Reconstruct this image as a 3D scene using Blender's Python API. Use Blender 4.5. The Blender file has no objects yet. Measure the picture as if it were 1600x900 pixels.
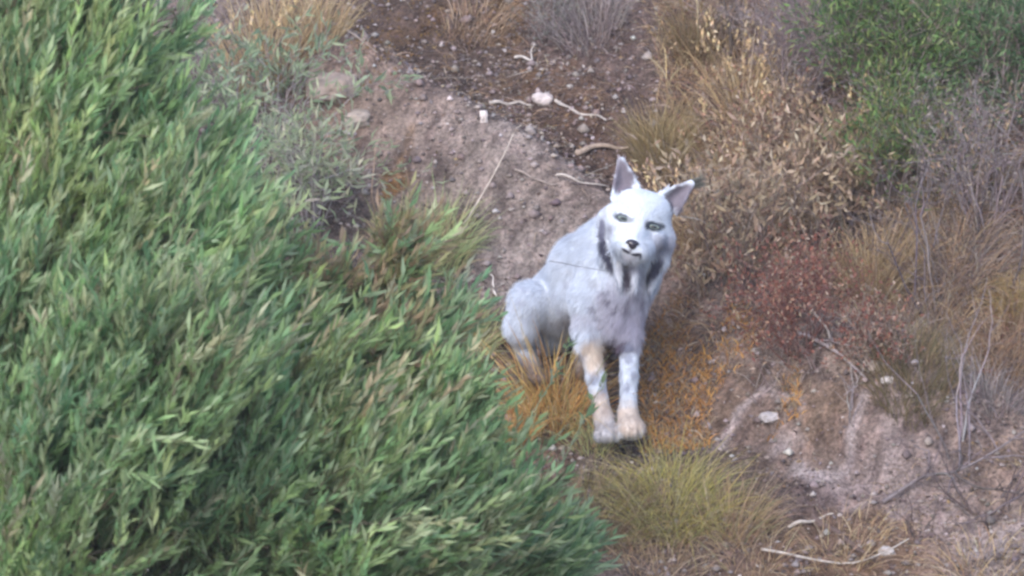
import bpy, math
import numpy as np
from mathutils import Vector

rng = np.random.default_rng(7)
scene = bpy.context.scene
COL = scene.collection

# ------------------------------------------------------------------ camera
CAM = np.array([0.0, -14.0, 3.6]); PITCH = math.atan2(3.2, 14.0); LENS = 191.0
FPX = LENS / 36.0 * 1600.0
cd = bpy.data.cameras.new('camera'); cam = bpy.data.objects.new('camera', cd); COL.objects.link(cam)
cam.location = CAM; cam.rotation_euler = (math.pi / 2 - PITCH, 0, 0)
cd.lens = LENS; cd.sensor_width = 36.0; cd.clip_start = 0.1; cd.clip_end = 500.0
cd.dof.use_dof = True; cd.dof.focus_distance = 14.3; cd.dof.aperture_fstop = 9.0
scene.camera = cam
# ------------------------------------------------------------------ light
SUN_EL, SUN_AZ = math.radians(43), math.radians(207)      # azimuth measured from +Y clockwise: behind and left of the camera
w = bpy.data.worlds.new('World'); scene.world = w; w.use_nodes = True
nt = w.node_tree; nt.nodes.clear()
sky = nt.nodes.new('ShaderNodeTexSky'); sky.sky_type = 'NISHITA'; sky.sun_disc = False
sky.sun_elevation = SUN_EL; sky.sun_rotation = SUN_AZ; sky.air_density = 1.0; sky.dust_density = 1.5
bg = nt.nodes.new('ShaderNodeBackground'); bg.inputs['Strength'].default_value = 0.15
wo = nt.nodes.new('ShaderNodeOutputWorld')
nt.links.new(sky.outputs[0], bg.inputs[0]); nt.links.new(bg.outputs[0], wo.inputs[0])
sl = bpy.data.lights.new('sun', 'SUN'); sl.energy = 1.35; sl.angle = math.radians(45); sl.color = (1.0, 0.96, 0.95)
so = bpy.data.objects.new('sun', sl); COL.objects.link(so)
sd = Vector((math.sin(SUN_AZ) * math.cos(SUN_EL), math.cos(SUN_AZ) * math.cos(SUN_EL), math.sin(SUN_EL)))
so.rotation_euler = sd.to_track_quat('Z', 'Y').to_euler(); so.location = (-6, -8, 12)
scene.view_settings.view_transform = 'Standard'; scene.view_settings.look = 'None'
scene.view_settings.exposure = 1.0; scene.view_settings.gamma = 1.0
try: scene.cycles.filter_width = 2.8
except Exception: pass
scene.cycles.max_bounces = 6; scene.cycles.transparent_max_bounces = 8

# ------------------------------------------------------------------ helpers
HAZE = 0.0016
cF = np.array([0, math.cos(PITCH), -math.sin(PITCH)]); cR = np.array([1.0, 0, 0]); cU = np.array([0, math.sin(PITCH), math.cos(PITCH)])

def hashn(ix, iy, iz, seed):
    h = (ix.astype(np.int64) * 374761393 + iy.astype(np.int64) * 668265263 + iz.astype(np.int64) * 2147483647 + seed * 1274126177) & 0xffffffff
    h = ((h ^ (h >> 13)) * 1274126177) & 0xffffffff
    return ((h ^ (h >> 16)) & 0xffff) / 65535.0

def noise(p, scale, seed=0):
    """value noise in 0..1, p is N x 2 or N x 3"""
    q = np.asarray(p, float) * scale
    if q.shape[-1] == 2: q = np.concatenate([q, np.zeros(q.shape[:-1] + (1,))], -1)
    i = np.floor(q).astype(np.int64); f = q - i; f = f * f * (3 - 2 * f)
    r = 0
    for a in (0, 1):
        for b in (0, 1):
            for c in (0, 1):
                wgt = (f[..., 0] if a else 1 - f[..., 0]) * (f[..., 1] if b else 1 - f[..., 1]) * (f[..., 2] if c else 1 - f[..., 2])
                r = r + wgt * hashn(i[..., 0] + a, i[..., 1] + b, i[..., 2] + c, seed)
    return r

def fbm(p, scale, seed=0, octv=4):
    r = 0; amp = .5; tot = 0
    for k in range(octv):
        r = r + amp * noise(p, scale * 2 ** k, seed + k * 17); tot += amp; amp *= .5
    return r / tot

def sstep(a, b, x):
    t = np.clip((x - a) / (b - a), 0, 1); return t * t * (3 - 2 * t)

def H(x, y):
    """height of the hillside"""
    x = np.asarray(x, float); y = np.asarray(y, float)
    p = np.stack([x, y], -1)
    yc = np.where(y > 9, 9 + (y - 9) * .15, y); yc = np.where(y < -9, -9 + (y + 9) * .2, yc)
    z = 0.42 * yc
    d = (y - (1.0 - .95 * x)) / 1.38
    loc = np.exp(-(x / 5.0) ** 2 - (y / 6.0) ** 2)
    z = z + loc * (.15 * np.exp(-(d / .17) ** 2) - .12 * np.exp(-((d - .40) / .22) ** 2) + .10 * sstep(.6, 1.2, d))
    z = z + (fbm(p, .9, 3) - .5) * .16 * sstep(.25, .8, np.hypot(x - .25, y)) + (fbm(p, 5, 11) - .5) * .06 + (fbm(p, 22, 5, 3) - .5) * .020
    rr = np.exp(-((x - 1.05) / .5) ** 2 - ((y + .1) / .32) ** 2)
    z = z + rr * (np.abs(fbm(p, 9, 31) - .5) * -.12 + .05 + (fbm(p, 35, 77, 2) - .5) * .035)
    # eroded ledge: a low step along the lower left side of the pale rock
    ex, ey = x - .62, y + .02; t_ = (ex * .80 - ey * .60); n_ = (ex * .60 + ey * .80) + (fbm(p, 6, 83) - .5) * .05
    z = z + .07 * sstep(-.03, .05, n_) * np.exp(-((t_ - .32) / .40) ** 2) * np.exp(-((n_ - .1) / .4) ** 2)
    r2 = np.exp(-((x + .48) / .14) ** 2 - ((y - 1.42) / .16) ** 2)
    z = z + r2 * .05
    return z
z00 = float(H(.28, 0.0))
_H = H
def H(x, y): return _H(x, y) - z00

def ray(px, py):
    d = cF + cR * (px - 800) / FPX + cU * (450 - py) / FPX
    return d
def at(px, py, y):
    """world point seen at a pixel at world depth y"""
    d = ray(px, py); return CAM + d * ((y - CAM[1]) / d[1])
def hit(px, py):
    """where the line of sight meets the hillside"""
    d = ray(px, py); t = 8.0
    ts = np.arange(9.0, 24.0, .02); P = CAM + d * ts[:, None]
    g = P[:, 2] - H(P[:, 0], P[:, 1]); k = np.argmax(g < 0)
    return P[k]

def mat_color(name, rough=.9, transl=0.0, spec=.2, bump=0.0, bscale=60, vary=0.0, vscale=40):
    m = bpy.data.materials.new(name); m.use_nodes = True; n = m.node_tree.nodes; l = m.node_tree.links
    b = n['Principled BSDF']; out = n['Material Output']
    a = n.new('ShaderNodeAttribute'); a.attribute_name = 'Col'
    col = a.outputs['Color']
    tc = n.new('ShaderNodeTexCoord')
    if vary:
        nz = n.new('ShaderNodeTexNoise'); nz.inputs['Scale'].default_value = vscale; nz.inputs['Detail'].default_value = 6; nz.inputs['Roughness'].default_value = .65
        l.new(tc.outputs['Object'], nz.inputs['Vector'])
        mr = n.new('ShaderNodeMapRange'); mr.inputs[1].default_value = .3; mr.inputs[2].default_value = .7; mr.inputs[3].default_value = 1 - vary; mr.inputs[4].default_value = 1 + vary
        l.new(nz.outputs[0], mr.inputs[0])
        vm = n.new('ShaderNodeVectorMath'); vm.operation = 'SCALE'; l.new(col, vm.inputs[0]); l.new(mr.outputs[0], vm.inputs['Scale']); col = vm.outputs[0]
    l.new(col, b.inputs['Base Color']); b.inputs['Roughness'].default_value = rough; b.inputs['Specular IOR Level'].default_value = spec
    if bump:
        nb = n.new('ShaderNodeTexNoise'); nb.inputs['Scale'].default_value = bscale; nb.inputs['Detail'].default_value = 8
        l.new(tc.outputs['Object'], nb.inputs['Vector'])
        bp = n.new('ShaderNodeBump'); bp.inputs['Strength'].default_value = bump; bp.inputs['Distance'].default_value = .02 if name == 'hillside_soil' else .01
        l.new(nb.outputs[0], bp.inputs['Height']); l.new(bp.outputs[0], b.inputs['Normal'])
    if transl:
        t = n.new('ShaderNodeBsdfTranslucent'); l.new(col, t.inputs['Color'])
        mx = n.new('ShaderNodeMixShader'); mx.inputs[0].default_value = transl
        l.new(b.outputs[0], mx.inputs[1]); l.new(t.outputs[0], mx.inputs[2]); l.new(mx.outputs[0], out.inputs['Surface'])
    return m

M = dict(
    leaf=mat_color('leaf', .5, .5, .4), dry=mat_color('dry_straw', .8, .25, .15), wood=mat_color('dead_wood', .9, 0, .15, .4, 90, .3, 60),
    ground=mat_color('hillside_soil', .95, 0, .1, 1.0, 110, .55, 85), stone=mat_color('stone', .9, 0, .2, .6, 60, .25, 40),
    litter=mat_color('litter', .9, 0, .1), coat=mat_color('coat', .85, 0, .15, .35, 220, .06, 60), fur=mat_color('fur', .7, .25, .15),
    wet=mat_color('eye_surface', .15, 0, .6))

class Geo:
    def __init__(s): s.v = []; s.c = []; s.t = []; s.q = []; s.n = 0
    def add(s, v, c, t=None, q=None):
        v = np.asarray(v, float).reshape(-1, 3); c = np.asarray(c, float)
        if c.ndim == 1: c = np.tile(c, (len(v), 1))
        s.v.append(v); s.c.append(c)
        if t is not None and len(t): s.t.append(np.asarray(t).reshape(-1, 3) + s.n)
        if q is not None and len(q): s.q.append(np.asarray(q).reshape(-1, 4) + s.n)
        s.n += len(v)
    def build(s, name, mat, parent=None, smooth=False, origin=None):
        v = np.concatenate(s.v); c = np.concatenate(s.c)
        if origin is None and parent is None: origin = (v.min(0) + v.max(0)) / 2; origin[2] = v[:, 2].min()
        if parent is not None: origin = np.array(parent.matrix_world.translation) if origin is None else origin
        origin = np.array(origin, float)
        t = np.concatenate(s.t) if s.t else np.zeros((0, 3), int); q = np.concatenate(s.q) if s.q else np.zeros((0, 4), int)
        me = bpy.data.meshes.new(name)
        me.vertices.add(len(v)); me.vertices.foreach_set('co', (v - origin).astype(np.float32).ravel())
        li = np.concatenate([t.ravel(), q.ravel()]).astype(np.int32); me.loops.add(len(li)); me.loops.foreach_set('vertex_index', li)
        ls = np.concatenate([np.arange(len(t)) * 3, len(t) * 3 + np.arange(len(q)) * 4]).astype(np.int32)
        me.polygons.add(len(ls)); me.polygons.foreach_set('loop_start', ls)
        if smooth: me.polygons.foreach_set('use_smooth', np.ones(len(ls), bool))
        a = me.color_attributes.new('Col', 'FLOAT_COLOR', 'POINT')
        a.data.foreach_set('color', np.concatenate([np.clip(c, 0, 1), np.ones((len(c), 1))], 1).astype(np.float32).ravel())
        me.update(); me.validate(); me.materials.append(mat)
        o = bpy.data.objects.new(name, me); COL.objects.link(o)
        if parent is not None: o.parent = parent; o.location = origin - np.array(parent.matrix_world.translation)
        else: o.location = origin
        return o

def tag(o, label=None, cat=None, group=None, kind=None):
    if label: o['label'] = label
    if cat: o['category'] = cat
    if group: o['group'] = group
    if kind: o['kind'] = kind
    return o
def root(name, loc, label, cat, group=None):
    o = bpy.data.objects.new(name, None); COL.objects.link(o); o.location = loc; o.empty_display_size = .1
    o.matrix_world.translation = Vector(loc)
    return tag(o, label, cat, group)

def unit(v): return v / np.maximum(np.linalg.norm(v, axis=-1, keepdims=True), 1e-9)
def rdir(n): return unit(rng.normal(size=(n, 3)))
def pick(pal, n, jit=.15, hue=.06):
    """random colours of a palette: list of (r,g,b,weight)"""
    pal = np.array(pal, float); k = rng.choice(len(pal), n, p=pal[:, 3] / pal[:, 3].sum())
    return pal[k, :3] * (1 + rng.uniform(-jit, jit, (n, 1))) * (1 + rng.uniform(-hue, hue, (n, 3)))

def leaves(g, P, D, L, W, C, fold=.25, curl=.15):
    n = len(P); D = unit(D); S = unit(np.cross(D, rdir(n))); N = np.cross(S, D)
    L = np.broadcast_to(L, n)[:, None]; W = np.broadcast_to(W, n)[:, None]
    base = P; tip = P + D * L - N * L * curl
    m1 = P + D * L * .45; l = m1 + S * W * .5 + N * W * fold; r = m1 - S * W * .5 + N * W * fold
    m2 = P + D * L * .75 - N * L * curl * .4; 
    V = np.stack([base, l, m1, r, tip], 1).reshape(-1, 3); C = np.repeat(C, 5, 0)
    i = np.arange(n)[:, None] * 5
    T = np.concatenate([i + [0, 2, 1], i + [0, 3, 2], i + [1, 2, 4], i + [2, 3, 4]], 0)
    g.add(V, C, t=T)

def blades(g, P, D, L, W, C, droop=.35, K=5, tipcol=None):
    n = len(P); D = unit(D); L = np.broadcast_to(L, n)[:, None]; W = np.broadcast_to(W, n)[:, None]; droop = np.broadcast_to(droop, n)[:, None]
    S = unit(np.cross(D, rdir(n)))
    V = []; Cs = []
    for k in range(K):
        t = k / (K - 1); c = P + D * L * t + np.array([0, 0, -1]) * (L * droop * t * t) + unit(D * [1, 1, 0] + 1e-6) * (L * droop * .4 * t * t)
        wd = W * .5 * (1 - t) ** .6 + 1e-5
        V += [c - S * wd, c + S * wd]; Cs += [C * (1 + .0 * t)] * 2
    V = np.stack(V, 1).reshape(-1, 3); Cc = np.stack(Cs, 1).reshape(-1, 3)
    i = np.arange(n)[:, None] * 2 * K
    Q = np.concatenate([i + [2 * k, 2 * k + 1, 2 * k + 3, 2 * k + 2] for k in range(K - 1)], 0)
    g.add(V, Cc, q=Q)

def tubes(g, PL, R, C, sides=4):
    """PL: N x K x 3 polylines, R: N x K radii"""
    PL = np.asarray(PL, float); N, K, _ = PL.shape
    T = np.gradient(PL, axis=1); T = unit(T); ref = np.where(np.abs(T[..., 2:3]) > .8, [[[1., 0, 0]]], [[[0, 0, 1.]]])
    A = unit(np.cross(T, ref)); B = np.cross(T, A)
    V = np.stack([PL + R[..., None] * (A * math.cos(a) + B * math.sin(a)) for a in np.arange(sides) * 2 * math.pi / sides], 2)
    i = np.arange(N)[:, None] * K * sides; Q = []
    for k in range(K - 1):
        for s in range(sides):
            s2 = (s + 1) % sides; Q.append(i + [k * sides + s, k * sides + s2, (k + 1) * sides + s2, (k + 1) * sides + s])
    C = np.asarray(C, float)
    if C.ndim == 1: C = np.tile(C, (N, 1))
    g.add(V.reshape(-1, 3), np.repeat(C, K * sides, 0), q=np.concatenate(Q, 0))

def curve_pts(ctrl, K):
    ctrl = np.array(ctrl, float); n = len(ctrl); t = np.linspace(0, n - 1, K); out = []
    for u in t:
        i = min(int(u), n - 2); f = u - i
        p0 = ctrl[max(i - 1, 0)]; p1 = ctrl[i]; p2 = ctrl[i + 1]; p3 = ctrl[min(i + 2, n - 1)]
        out.append(.5 * ((2 * p1) + (p2 - p0) * f + (2 * p0 - 5 * p1 + 4 * p2 - p3) * f ** 2 + (3 * p1 - p0 - 3 * p2 + p3) * f ** 3))
    return np.array(out)

def grow(base, d, L, r, depth, spread=.7, kids=3, K=5, wob=.12, up=.1, shrink=.62):
    """recursive branching; returns list of (pts K x 3, r0, r1, depth)"""
    d = np.array(d, float) / np.linalg.norm(d); pts = [np.array(base, float)]; dd = d.copy()
    for k in range(K - 1):
        dd = dd + rng.normal(size=3) * wob + np.array([0, 0, up * .3]); dd /= np.linalg.norm(dd); pts.append(pts[-1] + dd * L / (K - 1))
    pts = np.array(pts); out = [(pts, r, r * .55, depth)]
    if depth > 0:
        for c in range(kids):
            t = rng.uniform(.25, 1) if c else 1.0
            i = min(int(t * (K - 1)), K - 2); f = t * (K - 1) - i; p = pts[i] * (1 - f) + pts[i + 1] * f
            nd = unit(pts[i + 1] - pts[i]) + rng.normal(size=3) * spread + np.array([0, 0, up])
            out += grow(p, nd, L * shrink * rng.uniform(.7, 1.25), max(r * (.75 if t == 1 else .5) * (1 - .3 * t), .0005), depth - 1, spread, kids, K, wob, up, shrink)
    return out
def branch_mesh(g, br, pal, sides=4):
    PL = np.array([b[0] for b in br]); R = np.array([np.linspace(b[1], b[2], PL.shape[1]) for b in br])
    tubes(g, PL, R, pick(pal, len(br), .15), sides)

# ------------------------------------------------------------------ hillside
SOIL = np.array([.15, .122, .115])
SKY = [  # colour patches of the soil itself: px, py, rx, ry, colour, strength
    (520, 150, 70, 60, (.33, .25, .21), .8), (620, 240, 90, 60, (.29, .23, .20), .8), (760, 300, 120, 60, (.27, .215, .19), .8), (800, 370, 90, 60, (.31, .26, .24), .8),
    (700, 340, 60, 60, (.22, .175, .15), .7), (870, 260, 130, 50, (.17, .125, .11), .6), (700, 150, 120, 70, (.13, .095, .09), .8), (880, 120, 120, 90, (.14, .10, .095), .7),
    (560, 60, 80, 60, (.13, .10, .10), .7), (1000, 60, 140, 80, (.15, .12, .12), .7), (300, 130, 100, 80, (.10, .085, .09), .8), (380, 260, 90, 70, (.10, .08, .09), .8),
    (1120, 470, 100, 50, (.25, .19, .17), .7), (1090, 560, 110, 90, (.19, .14, .12), .7), (1180, 620, 80, 60, (.21, .15, .12), .6), (1300, 600, 140, 40, (.22, .16, .12), .7),
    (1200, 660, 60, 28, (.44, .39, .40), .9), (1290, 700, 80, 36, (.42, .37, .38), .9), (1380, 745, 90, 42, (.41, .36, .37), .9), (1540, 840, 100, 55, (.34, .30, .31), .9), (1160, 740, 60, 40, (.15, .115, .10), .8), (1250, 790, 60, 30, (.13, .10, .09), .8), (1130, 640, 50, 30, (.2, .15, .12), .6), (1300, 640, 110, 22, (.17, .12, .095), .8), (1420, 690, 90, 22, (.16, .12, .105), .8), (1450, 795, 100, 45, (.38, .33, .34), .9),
    (1250, 820, 110, 50, (.16, .12, .12), .7), (1050, 860, 160, 60, (.24, .17, .14), .7), (1350, 880, 200, 50, (.25, .17, .12), .7), (1500, 640, 80, 50, (.14, .12, .13), .7),
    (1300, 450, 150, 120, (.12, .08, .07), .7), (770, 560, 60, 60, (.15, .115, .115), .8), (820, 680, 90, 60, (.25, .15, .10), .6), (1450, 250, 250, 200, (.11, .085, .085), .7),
    (640, 285, 30, 22, (.28, .15, .05), .8), (590, 75, 45, 35, (.20, .12, .05), .7), (760, 70, 60, 35, (.20, .12, .05), .6), (800, 130, 50, 22, (.24, .13, .05), .7), (640, 30, 60, 30, (.2, .12, .05), .5),
    (900, 150, 50, 30, (.2, .12, .07), .5)]

def axis(lo, hi, step, far, n):
    core = np.arange(lo, hi + 1e-6, step); e = np.geomspace(step * 2, far, n)
    return np.concatenate([lo - e[::-1], core, hi + e])
def build_ground():
    xs = axis(-1.9, 1.9, .009, 70, 40); ys = axis(-1.2, 3.0, .009, 60, 40)
    X, Y = np.meshgrid(xs, ys); nx, ny = len(xs), len(ys); X = X.ravel(); Y = Y.ravel(); Z = H(X, Y)
    p = np.stack([X, Y], 1); c = np.tile(SOIL, (len(X), 1))
    jx = (fbm(p, 6, 91) - .5) * .3; jy = (fbm(p, 6, 95) - .5) * .45
    for px, py, rx, ry, col, s in SKY:
        h = hit(px, py); q = ((X + jx - h[0]) / (rx * .0018)) ** 2 + ((Y + jy - h[1]) / (ry * .0028)) ** 2
        wgt = (s * sstep(1.6, .3, q))[:, None]; c = c * (1 - wgt) + np.array(col) * wgt
    d = (Y - (1.0 - .95 * X)) / 1.38 + (fbm(p, 5, 21) - .5) * .18; near = np.exp(-(X / 3.) ** 4 - (Y / 3.5) ** 4)
    k = (.6 * near * sstep(-.30, -.08, d) * sstep(.16, .04, d) * (.5 + .5 * sstep(.35, .6, fbm(p, 8, 27))))[:, None]; c = c * (1 - k) + np.array([.36, .295, .265]) * (.55 + .9 * noise(np.stack([(X + Y) * 9, (X - Y) * 30], 1), 1, 71))[:, None] * k
    k = (.7 * near * sstep(.12, .26, d) * sstep(.8, .5, d))[:, None]; c = c * (1 - k) + np.array([.105, .075, .062]) * k
    f1 = fbm(p, 14, 41); f2 = fbm(p, 40, 43, 3); f3 = noise(p, 3, 51)
    c = c * (.70 + .6 * f1[:, None]) * (.6 + .8 * f2[:, None])
    k = sstep(.64, .74, noise(p, 75, 61))[:, None] * .4; c = c * (1 - k) + c * np.array([1.7, 1.6, 1.6]) * k
    k = sstep(.66, .75, noise(p, 38, 65))[:, None] * .5; c = c * (1 - k) + c * np.array([.45, .42, .45]) * k
    c = c * (1 + (f3[:, None] - .5) * np.array([.15, .0, -.12]))
    i, j = np.meshgrid(np.arange(nx - 1), np.arange(ny - 1)); a = (j * nx + i).ravel()
    c = c * np.array([.94, .90, .87])
    g = Geo(); g.add(np.stack([X, Y, Z], 1), c, q=np.stack([a, a + 1, a + nx + 1, a + nx], 1))
    o = g.build('hillside_ground', M['ground'], smooth=True, origin=(0, 0, 0)); tag(o, kind='structure')
build_ground()

def gpt(n, px0, px1, py0, py1):
    """n ground points spread over the hillside between image bounds"""
    a = hit(px0, py0); b = hit(px1, py0); c = hit(px0, py1); d = hit(px1, py1)
    x0, x1 = min(a[0], c[0]), max(b[0], d[0]); y0, y1 = min(c[1], d[1]), max(a[1], b[1])
    x = rng.uniform(x0, x1, n); y = rng.uniform(y0, y1, n); return np.stack([x, y, H(x, y)], 1)

def build_litter():
    n = 90000; x = rng.uniform(-1.7, 1.7, n); y = rng.uniform(-.9, 2.7, n)
    p2 = np.stack([x, y], 1); dd = (y - (1.0 - .95 * x)) / 1.38; keep = rng.uniform(size=n) < (.2 + .8 * sstep(.42, .6, fbm(p2, 4, 7))) * (1 - .35 * sstep(-.32, -.1, dd) * sstep(.2, .05, dd)); x = x[keep]; y = y[keep]; n = len(x)
    P = np.stack([x, y, H(x, y) + .002], 1); D = rdir(n) * [1, 1, .45]; L = np.minimum(rng.gamma(2.2, .0042, n) + .003, .017)
    C = pick([(.34, .28, .25, 3), (.20, .15, .14, 4), (.46, .41, .40, 1.6), (.08, .06, .06, 3.5), (.28, .19, .11, 1.5), (.22, .19, .20, 2.5)], n, .3)
    g = Geo(); leaves(g, P, D, L, L * rng.uniform(.3, .8, n), C, .2, .25)
    tag(g.build('leaf_litter', M['litter']), kind='stuff', label='dead leaves and bark chips scattered over the bank', cat='leaf litter')
    # straw bits
    n = 5200; x = rng.uniform(-1.7, 1.7, n); y = rng.uniform(-.9, 2.7, n); P = np.stack([x, y, H(x, y) + .004], 1)
    D = rdir(n) * [1, 1, .15] + [.25, -.2, 0]; g = Geo()
    blades(g, P, D, rng.gamma(3, .016, n) + .01, rng.uniform(.001, .0024, n), pick([(.42, .34, .25, 3), (.28, .21, .17, 2), (.5, .45, .40, 1), (.16, .12, .11, 2)], n, .2), .08, 4)
    tag(g.build('dry_straw_litter', M['dry']), kind='stuff', label='broken straw and twig bits strewn over the soil', cat='straw litter')
    # gravel
    n = 11000; x = rng.uniform(-1.7, 1.7, n); y = rng.uniform(-.9, 2.7, n)
    s = rng.gamma(2, .0028, n) + .002
    cube = np.array([[1, 0, 0], [-1, 0, 0], [0, 1, 0], [0, -1, 0], [0, 0, 1], [0, 0, -1]], float)
    tri = np.array([[0, 2, 4], [2, 1, 4], [1, 3, 4], [3, 0, 4], [2, 0, 5], [1, 2, 5], [3, 1, 5], [0, 3, 5]])
    V = (cube[None] * rng.uniform(.6, 1.3, (n, 6, 1)) * [1, 1, .7]) * s[:, None, None]; a = rng.uniform(0, 6.28, n); ca, sa = np.cos(a)[:, None], np.sin(a)[:, None]
    V = np.stack([V[..., 0] * ca - V[..., 1] * sa, V[..., 0] * sa + V[..., 1] * ca, V[..., 2]], -1) + np.stack([x, y, H(x, y) + s * .3], 1)[:, None]
    C = np.repeat(pick([(.34, .29, .28, 3), (.25, .2, .19, 3), (.5, .46, .45, .25), (.16, .13, .13, 2)], n, .2), 6, 0)
    g = Geo(); g.add(V.reshape(-1, 3), C, t=(tri[None] + np.arange(n)[:, None, None] * 6).reshape(-1, 3))
    tag(g.build('gravel', M['stone']), kind='stuff', label='small stones and grit lying in the soil', cat='gravel')
build_litter()

# ------------------------------------------------------------------ the lynx
SP = 14.36 / FPX
O0 = CAM + cF * 14.36
def Q2W(q):
    q = np.asarray(q, float)
    return O0 + SP * ((q[..., 0:1] - 800) * cR + (450 - q[..., 1:2]) * cU + q[..., 2:3] * cF)
def W2Q(wp):
    d = wp - O0; return np.stack([d @ cR / SP + 800, 450 - d @ cU / SP, d @ cF / SP], -1)

def surface_nets(F, org, h):
    ins = F < 0; nx, ny, nz = F.shape; acc = np.zeros((nx - 1, ny - 1, nz - 1, 3), np.float32); cnt = np.zeros((nx - 1, ny - 1, nz - 1), np.float32)
    cor = [(i, j, k) for i in (0, 1) for j in (0, 1) for k in (0, 1)]
    sl_ = lambda c: tuple(slice(c[a], F.shape[a] - 1 + c[a]) for a in range(3))
    for a in cor:
        for ax in range(3):
            if a[ax]: continue
            b = list(a); b[ax] = 1; b = tuple(b); fa = F[sl_(a)]; fb = F[sl_(b)]; m = ins[sl_(a)] != ins[sl_(b)]
            t = np.where(m, fa / np.where(m, fa - fb, 1), 0)
            for q in range(3): acc[..., q] += np.where(m, a[q] + (t if q == ax else 0), 0)
            cnt += m
    act = cnt > 0; idx = -np.ones(act.shape, np.int64); idx[act] = np.arange(act.sum())
    cell = np.argwhere(act); V = (cell + acc[act] / cnt[act][:, None]) * h + org; Q = []
    for ax in range(3):
        s0 = [slice(1, -1)] * 3; s0[ax] = slice(0, -1); s1 = [slice(1, -1)] * 3; s1[ax] = slice(1, None)
        A = ins[tuple(s0)]; B = ins[tuple(s1)]
        for flip, m in ((0, A & ~B), (1, ~A & B)):
            e = np.argwhere(m)
            off = np.ones(3, int); off[ax] = 0; e = e + off
            u, v = [(1, 2), (2, 0), (0, 1)][ax]
            def c(du, dv):
                f = e.copy(); f[:, u] -= du; f[:, v] -= dv; return idx[f[:, 0], f[:, 1], f[:, 2]]
            q = np.stack([c(1, 1), c(0, 1), c(0, 0), c(1, 0)], 1); Q.append(q[:, ::-1] if flip else q)
    return V, np.concatenate(Q)

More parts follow.
